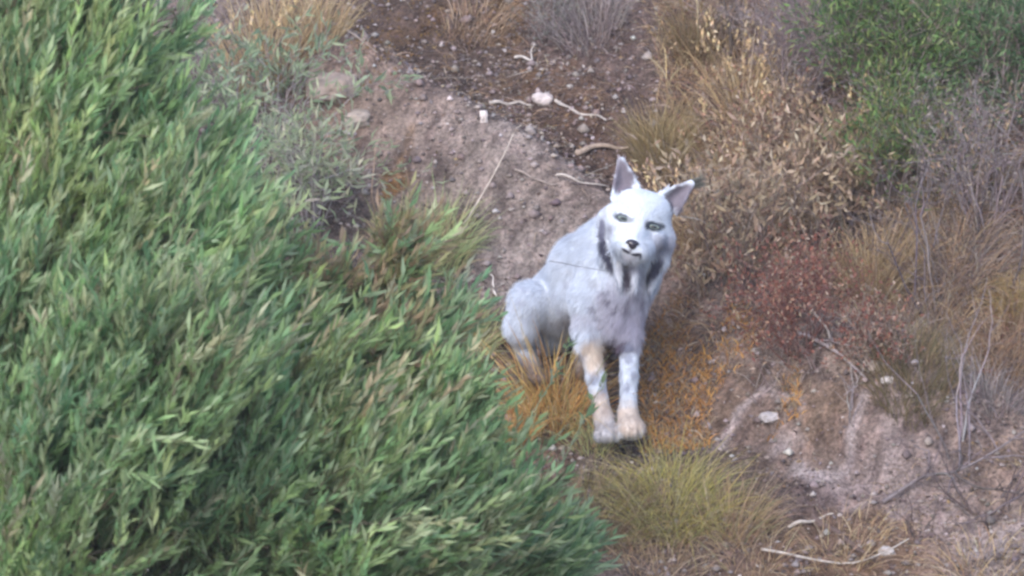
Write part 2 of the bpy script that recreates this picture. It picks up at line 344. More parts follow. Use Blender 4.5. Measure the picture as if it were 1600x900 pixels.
def build_lynx():
    h = 2.2; lo = np.array([770, 236, -75.]); hi = np.array([1112, 704, 330.])
    ax = [np.arange(lo[i], hi[i], h, dtype=np.float32) for i in range(3)]
    PX, PY, PD = ax[0][:, None, None], ax[1][None, :, None], ax[2][None, None, :]
    shape = tuple(len(a) for a in ax); F = np.full(shape, 1e3, np.float32)
    def smin(a, b, k):
        hh = np.clip(.5 + .5 * (b - a) / k, 0, 1); return b * (1 - hh) + a * hh - k * hh * (1 - hh)
    def box(ps, r, pad=25):
        ps = np.array(ps); a = ps.min(0) - r - pad; b = ps.max(0) + r + pad
        return tuple(slice(max(int((a[i] - lo[i]) / h), 0), max(int((b[i] - lo[i]) / h) + 1, 1)) for i in range(3))
    def capv(s, a, b, ra, rb):
        a = np.array(a, np.float32); b = np.array(b, np.float32); ab = b - a; L2 = float(ab @ ab) + 1e-6
        x, y, d = PX[s[0]], PY[:, s[1]], PD[:, :, s[2]]
        t = np.clip(((x - a[0]) * ab[0] + (y - a[1]) * ab[1] + (d - a[2]) * ab[2]) / L2, 0, 1)
        return np.sqrt((x - a[0] - t * ab[0]) ** 2 + (y - a[1] - t * ab[1]) ** 2 + (d - a[2] - t * ab[2]) ** 2) - (ra + (rb - ra) * t)
    def cap(a, b, ra, rb, k=12):
        s = box([a, b], max(ra, rb)); F[s] = smin(F[s], capv(s, a, b, ra, rb), k)
    def ellv(s, c, r, rot=0):
        x, y, d = PX[s[0]] - c[0], PY[:, s[1]] - c[1], PD[:, :, s[2]] - c[2]
        cr, sr = math.cos(rot), math.sin(rot); u = x * cr + y * sr; v = -x * sr + y * cr
        q = np.sqrt((u / r[0]) ** 2 + (v / r[1]) ** 2 + (d / r[2]) ** 2); return (q - 1) * min(r)
    def ell(c, r, rot=0, k=12, sub=False):
        s = box([c], max(r)); e = ellv(s, c, r, rot); F[s] = -smin(-F[s], e, k) if sub else smin(F[s], e, k)
    # trunk: shoulders, back, rump
    cap((968, 405, 55), (918, 420, 130), 52, 54, 10); cap((918, 420, 130), (893, 462, 215), 54, 56, 20)
    cap((893, 462, 215), (872, 492, 235), 50, 44, 20); ell((962, 455, 45), (46, 60, 50), .05, 20)
    cap((1004, 412, 55), (986, 470, 45), 33, 26, 14); cap((936, 418, 50), (920, 465, 42), 34, 28, 14)
    cap((908, 460, 100), (880, 482, 190), 32, 34, 20); ell((962, 505, 42), (32, 34, 34), 0, 14)
    # haunch on this side, thigh, shank, foot
    cap((864, 478, 195), (829, 474, 150), 42, 30, 24); cap((828, 472, 150), (816, 510, 155), 30, 26, 12)
    cap((816, 508, 155), (822, 550, 188), 23, 13, 12); cap((822, 556, 185), (838, 588, 110), 14, 15, 8); ell((842, 592, 100), (17, 11, 24), 0, 8)
    # far hind leg and rump
    cap((905, 480, 220), (925, 492, 165), 30, 22, 14); cap((925, 492, 165), (915, 550, 175), 20, 14, 10); cap((915, 553, 170), (912, 582, 120), 12, 13, 8)
    cap((870, 520, 235), (868, 545, 250), 34, 22, 16); cap((866, 545, 268), (842, 556, 286), 12, 9, 8)
    # front leg A
    cap((920, 465, 42), (918, 515, 36), 27, 21, 12); cap((918, 515, 36), (931, 590, 18), 21, 13.5, 8); cap((930, 590, 18), (943, 652, 10), 14.5, 12.5, 8)
    cap((943, 652, 10), (948, 670, -8), 15, 15, 8)
    # front leg B
    cap((986, 472, 45), (984, 525, 30), 24, 17.5, 10); cap((984, 525, 30), (983, 590, 12), 17.5, 13, 8); cap((983, 590, 12), (981, 645, 2), 13.5, 12.5, 8)
    cap((981, 645, 2), (984, 664, -14), 15, 17, 8)
    for cx, cy, cz in ((948, 676, -14), (985, 669, -20)):
        ell((cx, cy, cz), (23 if cx > 960 else 19, 17 if cx > 960 else 14, 26), 0, 6)
        for a, dz in ((-14, -14), (-5, -21), (5, -21), (14, -14)): ell((cx + a, cy + 4, cz + dz), (6.6, 8.5, 10), 0, 3)
    # neck
    cap((996, 362, 30), (975, 425, 55), 42, 50, 22); cap((985, 345, 45), (945, 385, 85), 36, 44, 20)
    # head, rolled by 15 degrees, in its own axes
    rl = math.radians(15.5); cc, ss = math.cos(rl), math.sin(rl); E = np.array([997, 348])
    def hq(a, b, c): return (E[0] + a * cc + b * ss, E[1] + a * ss - b * cc, c)
    ell(hq(0, 4, 8), (51, 42, 46), rl, 10); cap(hq(-25, 31, 4), hq(28, 31, 4), 19, 19, 10); cap(hq(-14, 26, -12), hq(16, 26, -12), 20, 20, 16)
    ell(hq(-28, -14, -2), (24, 25, 26), rl, 12); ell(hq(28, -14, -2), (24, 25, 26), rl, 12)
    cap(hq(0, 14, -24), hq(-1, -28, -56), 20, 14, 18)                         # bridge of the nose
    ell(hq(-11, -42, -50), (17, 13, 20), rl, 8); ell(hq(10, -42, -50), (17, 13, 20), rl, 8); ell(hq(-1, -54, -42), (17, 10, 16), rl, 7); ell(hq(0, -34, -30), (34, 24, 26), rl, 14)
    for s_ in (-1, 1):
        0 and ell(hq(24.5 * s_, 0, -48), (12, 6, 4), rl - s_ * .05, 4, sub=True)        # eye socket
        ell(hq(33 * s_, -14, -24), (13, 10, 14), rl, 8)                         # cheekbone
        # ruff: hangs from the cheek
    cap(hq(-46, -6, 8), (950, 404, 4), 17, 12, 10); cap((950, 404, 4), (962, 440, 6), 12, 3, 8)
    cap((963, 398, -10), (968, 449, -12), 12, 2.5, 5); cap((992, 404, -12), (990, 452, -14), 11, 2.5, 5)
    cap(hq(44, -16, 6), (1031, 404, 8), 20.5, 14, 10); cap((1030, 404, 8), (1016, 448, 4), 14, 3.5, 8)
    ell((1014, 400, 12), (20, 18, 14), 0, 10)
    # ears
    for bo, bi, tip, back in (((957, 312), (997, 292), (970, 250), (978, 300)), ((1032, 303), (1057, 334), (1081, 286), (1044, 318))):
        bo, bi, tip = [np.array(v, float) for v in (bo, bi, tip)]
        for i in range(9):
            u = i / 8; bx = bo * (1 - u) + bi * u; dep = -3 + 15 * math.sin(math.pi * u); mid = bx * .5 + tip * .5; mc = (bo + bi) / 4 + tip / 2; mid = mc + (mid - mc) * 1.3
            tp = tip + (bx - (bo + bi) / 2) * .16
            for a, b, ra, rb in (((bx[0], bx[1], dep), (mid[0], mid[1], dep * .75 + 2), 3.6, 2.6), ((mid[0], mid[1], dep * .75 + 2), (tp[0], tp[1], 4), 2.6, 2.2)):
                sb = box([a, b], 6, 8); F[sb] = smin(F[sb], capv(sb, a, b, ra, rb), 3.5)
    V, Q = surface_nets(F, lo, h)
    # keep the largest connected piece is guaranteed by the overlaps; normals from the field
    gx, gy, gz = np.gradient(F); ii = np.clip(((V - lo) / h).round().astype(int), 0, np.array(shape) - 1)
    N = unit(np.stack([gx[ii[:, 0], ii[:, 1], ii[:, 2]], gy[ii[:, 0], ii[:, 1], ii[:, 2]], gz[ii[:, 0], ii[:, 1], ii[:, 2]]], 1))
    del F
    # coat
    C = np.tile(np.array([.70, .745, .83]), (len(V), 1)); front = N[:, 2] < .25
    def blob(cx, cy, rx, ry, col, s=1., rot=0., soft=.5, dmin=-99, dmax=400):
        nonlocal C
        x = V[:, 0] - cx; y = V[:, 1] - cy; cr, sr = math.cos(rot), math.sin(rot); u = (x * cr + y * sr) / rx; v = (-x * sr + y * cr) / ry
        jit = (noise(V, .12, 5) - .5) * .6
        k = s * sstep(1 + soft, 1 - soft, np.sqrt(u * u + v * v) + jit) * front * ((V[:, 2] > dmin) & (V[:, 2] < dmax)); C = C * (1 - k[:, None]) + np.array(col) * k[:, None]
    GR = (.17, .15, .22); DK = (.13, .13, .17); LI = (.52, .50, .58)
    blob(974, 488, 44, 48, (.47, .44, .53), .75); blob(988, 512, 32, 32, (.42, .39, .49), .6); blob(905, 500, 30, 14, (.55,.53,.60), .5)          # grey chest
    for x, y, rx, ry in ((947, 454, 9, 3), (951, 467, 7, 2.6), (930, 478, 6, 4), (934, 494, 8, 3), (1004, 470, 3, 9), (962, 482, 3, 10), (980, 475, 3, 12)): blob(x, y, rx, ry, GR, .75, .3)
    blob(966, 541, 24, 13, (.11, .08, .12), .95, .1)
    for x, y, rx, ry in ((927, 528, 6, 6), (912, 556, 5, 8), (934, 560, 6, 7), (928, 590, 7, 12), (940, 610, 6, 12), (985, 540, 6, 7), (982, 560, 7, 8), (964, 583, 9, 8), (978, 606, 6, 9), (990, 585, 5, 7), (920, 540, 5, 5), (945, 640, 6, 9)): blob(x, y, rx, ry, (.33, .35, .45), .75, .2)
    blob(930, 555, 22, 26, (.72, .54, .36), .65); blob(938, 640, 22, 26, (.66, .50, .37), .6); blob(984, 655, 26, 26, (.70, .55, .42), .7); blob(985, 672, 30, 8, (.62, .50, .42), .4); blob(946, 674, 18, 18, (.50, .46, .46), .8)
    for x, y, r in ((822, 452, 7), (818, 470, 8), (835, 490, 6), (820, 500, 7), (850, 515, 9), (862, 500, 6), (878, 480, 9), (880, 512, 7), (848, 560, 10), (812, 530, 7), (805, 480, 5), (870, 455, 6), (890, 440, 6), (905, 490, 8)): blob(x, y, r * .8, r * .6, (.50, .50, .60), .4, .3)
    for x, y, r in ((875, 400, 9), (905, 375, 8), (915, 410, 10), (935, 440, 10), (895, 420, 8)): blob(x, y, r, r * .6, (.70, .72, .77), .5, .5)
    k = (sstep(540, 580, V[:, 1]) * (V[:, 2] > 75))[:, None]; C = C * (1 - k) + np.array([.26, .20, .17]) * k  # hind legs browned low down: shade under the body painted into the coat
    # face
    blob(941, 366, 5, 26, (.18, .18, .26), .95, -.02, .3, -60, 60); blob(947, 398, 6.5, 26, (.10, .10, .15), 1, -.30, .25)
    blob(945, 332, 4, 14, (.45, .46, .55), .7); blob(956, 356, 7, 9, (.55, .57, .66), .6)  # left cheek grey is shading painted in
    blob(1023, 418, 8.5, 27, (.08, .08, .12), 1, .45, .25); blob(1036, 386, 14, 17, (.22, .23, .31), .9, .3); blob(1028, 372, 18, 8, (.5, .52, .62), .6, .1)
    blob(1052, 365, 7, 30, (.52, .5, .58), .6); blob(979, 430, 6.5, 22, (.13, .11, .15), .97, 0, .25); blob(984, 415, 17, 5, (.34, .32, .40), .85, .2, .3, -45, 90); blob(966, 424, 4.5, 22, (.80, .82, .88), .95, -.1, .25, -60, 8); blob(992, 428, 4.5, 20, (.80, .82, .88), .95, .05, .25, -60, 8); blob(975, 462, 40, 12, (.42, .39, .47), .7, 0, .5, 0, 400); blob(984, 418, 24, 5, (.5, .48, .56), .6); blob(1002, 430, 5, 18, (.4, .38, .46), .6)  # the greys just under the chin paint in its shadow
    for s_ in (-1, 1):
        x, y, _ = hq(24 * s_, 0, 0); blob(x, y, 15.5, 7.5, (.06, .07, .09), .98, rl - s_ * .05, .2, -99, -5); None
        blob(*hq(38 * s_, -26, 0)[:2], 8, 12, (.50, .51, .60), .55, rl + s_ * .3)  # grey shading beside the muzzle, painted into the coat
    blob(982, 346, 5, 12, (.75, .76, .80), .4)
    blob(*hq(-8.5, -48.5, 0)[:2], 9.5, 2.6, (.05, .045, .07), .98, rl + .28, .3, -99, -20); blob(*hq(8, -50, 0)[:2], 10, 2.4, (.05, .045, .07), .98, rl - .30, .3, -99, -20); blob(*hq(-1, -44, 0)[:2], 2, 6, (.2, .18, .22), .8, rl, .3, -99, -20)
    blob(*hq(-1, -57, 0)[:2], 12, 4, (.55, .52, .60), .5, rl)
    for cx, cy, rx, ry, rt in ((974, 281, 18, 31, -.10), (1062, 309, 18, 31, .80)): blob(cx, cy, rx, ry, (.19, .165, .20), .97, rt, .25, -12, 60)
    blob(1061, 331, 8, 9, (.19, .165, .20), .9, 0, .3, -12, 60); blob(970, 302, 10, 8, (.22, .16, .22), .6, 0, .4, 0, 40); blob(1056, 332, 6, 11, (.13, .09, .15), .8, .4, .4, 0, 40)
    # back of the ears darker
    bk = (N[:, 2] > .55) & (V[:, 1] < 310) & (V[:, 2] > 12) & ((V[:, 0] < 992) | (V[:, 0] > 1045)); C[bk] = (.30, .28, .32)
    C *= (1 + (fbm(V * [1, .35, .6], .22, 9) - .5)[:, None] * .14)
    W = Q2W(V); base = W[V[:, 1] > 660].mean(0); base = np.array([base[0], base[1], float(H(base[0], base[1]))])
    r_ = root('lynx', base, 'white spotted lynx with black ear tuft sitting on the bank, head tilted towards the camera', 'lynx')
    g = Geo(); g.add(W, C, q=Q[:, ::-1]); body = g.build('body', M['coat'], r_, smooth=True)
    # coat hairs
    t0 = V[Q[:, 0]]; ar = np.linalg.norm(np.cross(V[Q[:, 1]] - t0, V[Q[:, 3]] - t0), axis=1); n = 120000
    k = rng.choice(len(Q), n, p=ar / ar.sum()); u, v = rng.uniform(size=(2, n, 1)); vi = Q[k]
    P = (V[vi[:, 0]] * (1 - u) + V[vi[:, 1]] * u) * (1 - v) + (V[vi[:, 3]] * (1 - u) + V[vi[:, 2]] * u) * v; NN = unit(N[vi[:, 0]])
    hd = np.linalg.norm((P - [E[0], E[1], 0]) * [1, 1, .8], axis=1); head = sstep(85, 60, hd); ruff = (P[:, 1] > 375) & (P[:, 1] < 450) & (P[:, 0] > 935) & (P[:, 2] < 35)
    ear = ((P[:, 1] < 300) & (P[:, 0] < 990)) | ((P[:, 1] < 325) & (P[:, 0] > 1045))
    flow = np.tile(np.array([-.45, .75, .35]), (n, 1)); leg = P[:, 1] > 545; flow[leg] = (0, 1, 0)
    rad = P - np.array([hq(0, -34, -60)]); flow = flow * (1 - head[:, None]) + unit(rad) * head[:, None]; flow[ruff] = (0, 1, .05); flow[ear] = (0, -1, 0)
    flow += rng.normal(size=(n, 3)) * .22
    fl = flow - NN * (flow * NN).sum(1, keepdims=True); fl = unit(fl) * .92 + NN * .30
    L = np.where(leg, 6.5, 14.) * (1 - .68 * head); L[ruff] = 11; L[ear] = 1.0; L *= rng.uniform(.6, 1.4, n)
    eye = np.zeros(n, bool)
    for s_ in (-1, 1): eye |= (np.hypot(P[:, 0] - hq(24 * s_, 0, 0)[0], P[:, 1] - hq(24 * s_, 0, 0)[1]) < 13) & (P[:, 2] < 0)
    mz = (np.hypot(P[:, 0] - hq(-1, -44, 0)[0], P[:, 1] - hq(-1, -44, 0)[1]) < 17) & (P[:, 2] < -20); L[mz] = 2.0
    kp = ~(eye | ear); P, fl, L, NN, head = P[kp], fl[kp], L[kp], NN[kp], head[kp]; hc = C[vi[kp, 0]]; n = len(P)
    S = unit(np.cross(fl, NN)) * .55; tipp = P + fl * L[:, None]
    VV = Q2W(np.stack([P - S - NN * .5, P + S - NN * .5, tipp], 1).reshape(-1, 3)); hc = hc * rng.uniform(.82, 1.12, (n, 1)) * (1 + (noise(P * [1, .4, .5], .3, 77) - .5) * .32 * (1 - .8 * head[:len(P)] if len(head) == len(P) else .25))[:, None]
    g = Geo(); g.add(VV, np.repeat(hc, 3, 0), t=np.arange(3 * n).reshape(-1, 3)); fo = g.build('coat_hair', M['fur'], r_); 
    # eyes, nose
    def ball(c, r, col, rot=0, nu=16, nv=10, tilt=None):
        th = np.linspace(0, math.pi, nv); ph = np.linspace(0, 2 * math.pi, nu, endpoint=False); a, b = np.meshgrid(th, ph, indexing='ij')
        p = np.stack([np.sin(a) * np.cos(b) * r[0], np.sin(a) * np.sin(b) * r[1], -np.cos(a) * r[2]], -1).reshape(-1, 3)
        cr, sr = math.cos(rot), math.sin(rot); p = np.stack([p[:, 0] * cr - p[:, 1] * sr, p[:, 0] * sr + p[:, 1] * cr, p[:, 2]], 1)
        i, j = np.meshgrid(np.arange(nv - 1), np.arange(nu), indexing='ij'); j2 = (j + 1) % nu
        q = np.stack([i * nu + j, i * nu + j2, (i + 1) * nu + j2, (i + 1) * nu + j], -1).reshape(-1, 4); return p + np.array(c), q, (np.sin(a) * 1).reshape(-1)
    for s_ in (-1, 1):
        c = hq(24.5 * s_, -.5, -37); p, q, sn = ball(c, (11.5, 4.6, 9), None, rl - s_ * .05)
        col = np.where(((sn < .42) & (p[:, 2] < c[2]))[:, None], [[.02, .02, .025]], [[.24, .30, .26]]); col[sn > .85] = (.05, .05, .06)
        g = Geo(); g.add(Q2W(p), col, q=q); g.build('eye', M['wet'], r_, smooth=True)
    p, q, sn = ball(hq(-1, -36, -69), (11, 8, 8), None, rl); x0, y0, _ = hq(-1, -36, 0)
    p[:, 0] = x0 + (p[:, 0] - x0) * np.where(p[:, 1] > y0, .65, 1.05)
    g = Geo(); g.add(Q2W(p), (.035, .03, .045), q=q); g.build('nose', M['wet'], r_, smooth=True)
    # ear tuft on the right ear, and a wisp on the other
    for (tx, ty, tz), dv, nn, ln, cl in (((1080, 289, 8), (1, -.35, 0), 130, 26, (.17, .17, .15)), ((970, 254, 6), (.1, -1, .1), 40, 12, (.55, .5, .55))):
        P = np.array([tx, ty, tz]) + rng.normal(size=(nn, 3)) * [3, 3, 2]; D = np.array(dv) + rng.normal(size=(nn, 3)) * .22; L = rng.uniform(.5, 1.15, nn) * ln
        g = Geo(); P2 = Q2W(P); D2 = Q2W(P + unit(D) * L[:, None]) - P2
        blades(g, P2, D2, np.linalg.norm(D2, axis=1), .0022, np.tile(np.array(cl), (nn, 1)) * rng.uniform(.6, 1.4, (nn, 1)), .1, 4); g.build('ear_tuft', M['fur'], r_)
build_lynx()

# ------------------------------------------------------------------ grass tufts
STRAW = [(.62, .47, .27, 3), (.50, .37, .22, 3), (.68, .57, .41, 1.2), (.28, .21, .16, 2)]
PURPLE_TWIG = [(.34, .28, .27, 3), (.22, .17, .16, 3), (.46, .39, .36, 1)]
ORANGE = [(.64, .34, .12, 4), (.60, .40, .16, 3), (.62, .46, .25, 2.5), (.36, .2, .10, 1.5), (.36, .34, .14, 1.5)]
YGREEN = [(.44, .40, .17, 4), (.34, .34, .15, 3), (.54, .46, .26, 2), (.26, .25, .13, 2), (.50, .36, .18, 1)]
BROWN = [(.44, .31, .21, 4), (.56, .43, .31, 2), (.27, .185, .14, 3), (.46, .29, .16, 1)]
GREY = [(.33, .28, .27, 4), (.44, .38, .36, 2), (.22, .18, .18, 3)]
TG = 'dry grass tufts on the bank'
def tuft(px, py, wid, hgt, n, pal, label, lean=(0, 0), droop=.35, name='grass_tuft', width=.0022, spread=.45, cat='grass tuft', group=TG, heads=0):
    """px, py: foot of the tuft; wid, hgt in photo pixels"""
    h = hit(px, py); R = wid * .0017 / 2; Hh = hgt * .0017
    a = rng.uniform(0, 6.28, n); r = np.sqrt(rng.uniform(size=n)) * R * .75
    x = h[0] + np.cos(a) * r; y = h[1] + np.sin(a) * r; P = np.stack([x, y, H(x, y) - .005], 1)
    out = np.stack([np.cos(a), np.sin(a), np.zeros(n)], 1) * (r / R)[:, None]
    D = np.array([lean[0], lean[1], 1.]) + out * spread * 1.3 + rng.normal(size=(n, 3)) * [spread * .45, spread * .45, .1]
    L = Hh * rng.beta(4, 2.2, n) * 1.35
    g = Geo(); blades(g, P, D, L, rng.uniform(.6, 1.4, n) * width, pick(pal, n, .2), droop * rng.uniform(.2, 1.5, n), 6)
    if heads:
        i = rng.choice(n, heads); D = unit(D[i]); tip = P[i] + D * L[i, None] * .95
        for k in range(7): leaves(g, tip + D * .006 * k + rng.normal(size=(heads, 3)) * .002, D + rng.normal(size=(heads, 3)) * .4, .017, .007, pick(pal, heads, .2) * 1.25)
    return tag(g.build(name, M['dry']), label, cat, group)

tuft(420, 105, 190, 130, 900, STRAW, 'tall straw coloured grass tuft at the top beside the green bush', (.1, 0), .3, heads=40)
tuft(500, 60, 120, 110, 330, STRAW, 'thin straw grass tuft right of the tall straw tuft at the top', (.1, 0), .3)
tuft(862, 655, 150, 180, 460, ORANGE + [(.72, .52, .2, 3)], 'orange dry grass tuft growing in front of the lynx haunch', (0, -.15), .5, width=.0026, heads=0, spread=.6)
tuft(800, 690, 90, 80, 420, ORANGE, 'short rusty orange grass tuft left of the orange tuft by the lynx', (0, 0), .4, width=.0028)
tuft(1050, 805, 200, 115, 1500, YGREEN + [(.58, .50, .16, 6), (.6, .5, .3, 2)], 'yellow green grass tuft just below the paws of the lynx', (.05, -.1), .6, heads=0, spread=.75, width=.0017)
tuft(930, 815, 190, 105, 1000, [(.32, .24, .16, 3), (.26, .22, .11, 2), (.22, .16, .12, 2)], 'tawny grass tuft left of the yellow green tuft', (.1, 0), .6, spread=.7)
tuft(1150, 830, 130, 95, 420, BROWN + [(.3, .28, .14, 2)], 'sparse brown grass tuft right of the yellow green tuft', (.2, 0), .4)
tuft(1035, 255, 110, 110, 900, [(.40, .31, .17, 4), (.32, .24, .12, 3), (.48, .4, .26, 1)], 'golden grass tuft directly above the ears of the lynx', (.05, -.1), .35)
tuft(1120, 300, 110, 90, 550, STRAW, 'pale grass tuft behind the black ear tuft of the lynx', (.05, 0), .4)
tuft(1365, 465, 110, 130, 800, STRAW + [(.34, .25, .12, 2)], 'yellow straw tuft between the red shrub and the bare grey shrub', (.05, 0), .35)
tuft(1585, 490, 90, 75, 500, [(.46, .34, .16, 3), (.38, .28, .15, 2)], 'ochre grass tuft at the right edge of the picture', (.0, 0), .5)
tuft(1430, 600, 170, 90, 800, [(.24, .19, .11, 3), (.18, .15, .09, 3), (.3, .22, .14, 1)], 'drab olive grass tuft below the bare grey shrub', (.05, 0), .5)
tuft(1165, 190, 90, 150, 420, STRAW, 'upright pale grass tuft under the purple grey shrub', (.05, 0), .25, heads=60)
tuft(1085, 90, 90, 110, 450, [(.30, .22, .13, 3), (.22, .16, .09, 3), (.38, .3, .2, 1)], 'brown grass tuft at the top edge above the golden tuft', (0, 0), .35, heads=30)
tuft(640, 400, 150, 100, 320, [(.38, .28, .19, 2), (.3, .3, .14, 2)], 'fine straw tuft poking out of the green bush top', (.15, 0), .4)
tuft(720, 520, 90, 90, 260, [(.35, .33, .16, 2), (.3, .22, .15, 2)], 'small yellowish tuft between the bush and the haunch', (.2, 0), .4)
tuft(745, 50, 160, 60, 380, BROWN, 'low brown grass tuft on the upper slope', (.2, 0), .5)
tuft(925, 60, 150, 90, 420, GREY, 'ashy grey grass tuft at the top of the slope', (-.1, 0), .45)
tuft(1560, 640, 120, 80, 300, GREY, 'dull grey tuft among the pale bare stems', (.1, 0), .5)

def ground_cover(name, label, cat, n, px0, px1, py0, py1, pal, L, Wd, up, thr, seed, mat='litter', kind='blade'):
    P = gpt(n, px0, px1, py0, py1); k = fbm(P[:, :2], 5, seed) > thr; P = P[k]; n = len(P); D = rdir(n) * [1, 1, .5] + [0, 0, up]; g = Geo()
    if kind == 'leaf': leaves(g, P, D, rng.uniform(.5, 1.3, n) * L, rng.uniform(.6, 1.3, n) * Wd, pick(pal, n, .25))
    else: blades(g, P, D, rng.uniform(.4, 1.4, n) * L, rng.uniform(.6, 1.3, n) * Wd, pick(pal, n, .25), .5, 4)
    tag(g.build(name, M[mat]), label, cat, None, 'stuff')
ground_cover('orange_ground_cover', 'sparse orange dried stems on the bank right of the lynx', 'ground cover', 6500, 1000, 1245, 490, 670, [(.66, .36, .12, 4), (.5, .28, .12, 3), (.42, .34, .25, 4)], .045, .0030, 1.8, .38, 5, 'dry')
ground_cover('dry_grass', 'thin brown dry grass along the foot of the bank', 'dry grass', 3800, 850, 1600, 800, 960, BROWN + STRAW, .055, .0018, .8, .45, 9, 'dry')
ground_cover('dry_undergrowth', 'brown dead herbs under the shrubs on the far slope', 'undergrowth', 34000, 1050, 1640, -60, 560, BROWN + [(.34, .17, .14, 2), (.50, .40, .32, 3)], .085, .0030, .8, .36, 15, 'dry')
ground_cover('upper_slope_grass', 'wispy brown grass over the upper slope', 'dry grass', 6500, 450, 1100, -60, 130, BROWN + GREY + [(.3, .19, .08, 2)], .06, .002, .5, .5, 19, 'dry')
ground_cover('mossy_patches', 'ochre brown moss patches on the upper slope', 'moss', 6000, 540, 960, -20, 170, [(.27, .17, .06, 3), (.20, .12, .05, 3)], .010, .004, .4, .58, 29, 'litter', 'leaf')

ground_cover('tall_straw', 'tall tan straw stalks standing through the shrubs of the far slope', 'straw', 5200, 1040, 1480, 60, 470, STRAW + BROWN, .17, .0028, 2.6, .40, 33, 'dry')
ground_cover('grey_twigs', 'thin grey brown twigs tangled over the far slope at the right', 'twigs', 3600, 1180, 1640, 200, 640, PURPLE_TWIG, .16, .0026, 1.2, .42, 37, 'dry')
# ------------------------------------------------------------------ shrubs
def shrub(name, px, py, label, cat, group, wid, hgt, pal_w, pal_l=None, nb=8, depth=3, kids=3, rad=.005, leaf=(.02, .006), nleaf=0, spread=.6, up=.15, lean=(0, 0), leafmat='dry', fold=.25, jit=.02, wob=.12):
    h = hit(px, py); h = np.array([h[0], h[1], float(H(h[0], h[1]))]); r_ = root(name, h, label, cat, group); br = []
    Hh = hgt * .0017; wr = wid * .0017 / 2; ext = 1 + .62 + .38 + (.24 if depth > 2 else 0)
    for i in range(nb):
        a = rng.uniform(0, 6.28); o = wr * math.sqrt(rng.uniform()) * .25; f = rng.uniform(.2, 1) * wr / Hh
        b = h + [math.cos(a) * o, math.sin(a) * o, 0]; b[2] = float(H(b[0], b[1])) - .01
        d = np.array([math.cos(a) * f + lean[0], math.sin(a) * f + lean[1], 1]); br += grow(b, d, Hh / ext * 1.45 * rng.uniform(.8, 1.15), rad * rng.uniform(.7, 1.2), depth, spread, kids, 5, wob, up)
    g = Geo(); branch_mesh(g, br, pal_w); g.build('branches', M['wood'], r_)
    if nleaf:
        tw = [b for b in br if b[3] <= 1]; PL = np.array([b[0] for b in tw]); i = rng.integers(len(PL), size=nleaf); t = rng.uniform(.1, 3.999, nleaf); k = t.astype(int); f = (t - k)[:, None]
        P = PL[i, k] * (1 - f) + PL[i, k + 1] * f + rng.normal(size=(nleaf, 3)) * jit; D = unit(PL[i, k + 1] - PL[i, k]) + rdir(nleaf) * .8
        g = Geo(); leaves(g, P, D, rng.uniform(.6, 1.3, nleaf) * leaf[0], rng.uniform(.7, 1.3, nleaf) * leaf[1], pick(pal_l, nleaf, .22), fold, .2); g.build('foliage', M[leafmat], r_)
    return r_
DW = [(.30, .24, .21, 3), (.40, .33, .30, 2), (.18, .14, .13, 2)]
GW = [(.34, .30, .31, 3), (.24, .20, .21, 2), (.42, .38, .38, 1)]
PURP = [(.33, .27, .27, 3), (.25, .20, .22, 3), (.42, .36, .34, 1)]
POD = [(.44, .33, .23, 3), (.54, .43, .32, 1.5), (.34, .24, .17, 3), (.22, .15, .11, 1.5)]
RED = [(.28, .12, .09, 4), (.20, .085, .07, 3), (.38, .22, .16, 2), (.42, .32, .25, 2)]
FG = 'dry shrubs on the far slope'
GB = [(.24, .37, .12, 3), (.17, .28, .11, 3), (.38, .46, .18, 1.2), (.10, .16, .08, 2)]
shrub('dry_shrub', 1150, 440, 'dry brown shrub with papery seed pods beside the lynx head', 'shrub', FG, 200, 190, DW, POD, 16, 3, 3, .003, (.036, .009), 1300, .6)
shrub('dry_shrub', 1270, 400, 'dry shrub with pale papery pods right of the brown pod shrub', 'shrub', FG, 210, 180, DW, POD, 16, 3, 3, .003, (.036, .009), 1300, .6)
shrub('dry_shrub', 1200, 280, 'dusty pink brown shrub under the purple grey shrub', 'shrub', FG, 200, 130, DW, POD + [(.3, .16, .12, 3)], 14, 3, 3, .0025, (.018, .007), 1300, .6)
shrub('red_shrub', 1255, 550, 'low dark red shrub on the edge of the bank', 'shrub', FG, 290, 150, [(.20, .10, .09, 3), (.26, .16, .14, 2)], RED, 20, 3, 3, .0025, (.014, .006), 2600, .6)
shrub('red_shrub', 1370, 580, 'reddish brown shrub right of the dark red shrub', 'shrub', FG, 160, 90, DW, RED + [(.3, .22, .17, 4)], 14, 3, 3, .0025, (.014, .006), 1300, .6)
shrub('twiggy_shrub', 1240, 170, 'purple grey twiggy shrub leaning right at the top', 'shrub', FG, 220, 220, PURP, PURP, 30, 3, 4, .0025, (.020, .003), 2500, .5, .1, (.25, 0))
shrub('twiggy_shrub', 1120, 80, 'ashy brown twiggy shrub at the top beside the purple one', 'shrub', FG, 120, 120, DW, BROWN, 14, 3, 3, .0025, (.02, .004), 800, .5)
shrub('bare_shrub', 1480, 500, 'bare grey shrub with dark crooked branches at the right', 'shrub', FG, 300, 260, [(.26, .22, .23, 3), (.18, .15, .16, 3), (.12, .10, .11, 2)], None, 6, 3, 3, .0038, spread=.75, wob=.2)
shrub('dry_shrub', 1540, 350, 'brown twiggy shrub below the dark green bush', 'shrub', FG, 220, 190, PURP + GW, BROWN + GREY, 22, 3, 3, .003, (.02, .004), 1300, .65)
shrub('dry_shrub', 1440, 330, 'grey green dry shrub between the two green bushes and the straw tuft', 'shrub', FG, 160, 170, GW, GREY + [(.2, .22, .12, 3)], 14, 3, 3, .003, (.02, .005), 1000, .6)
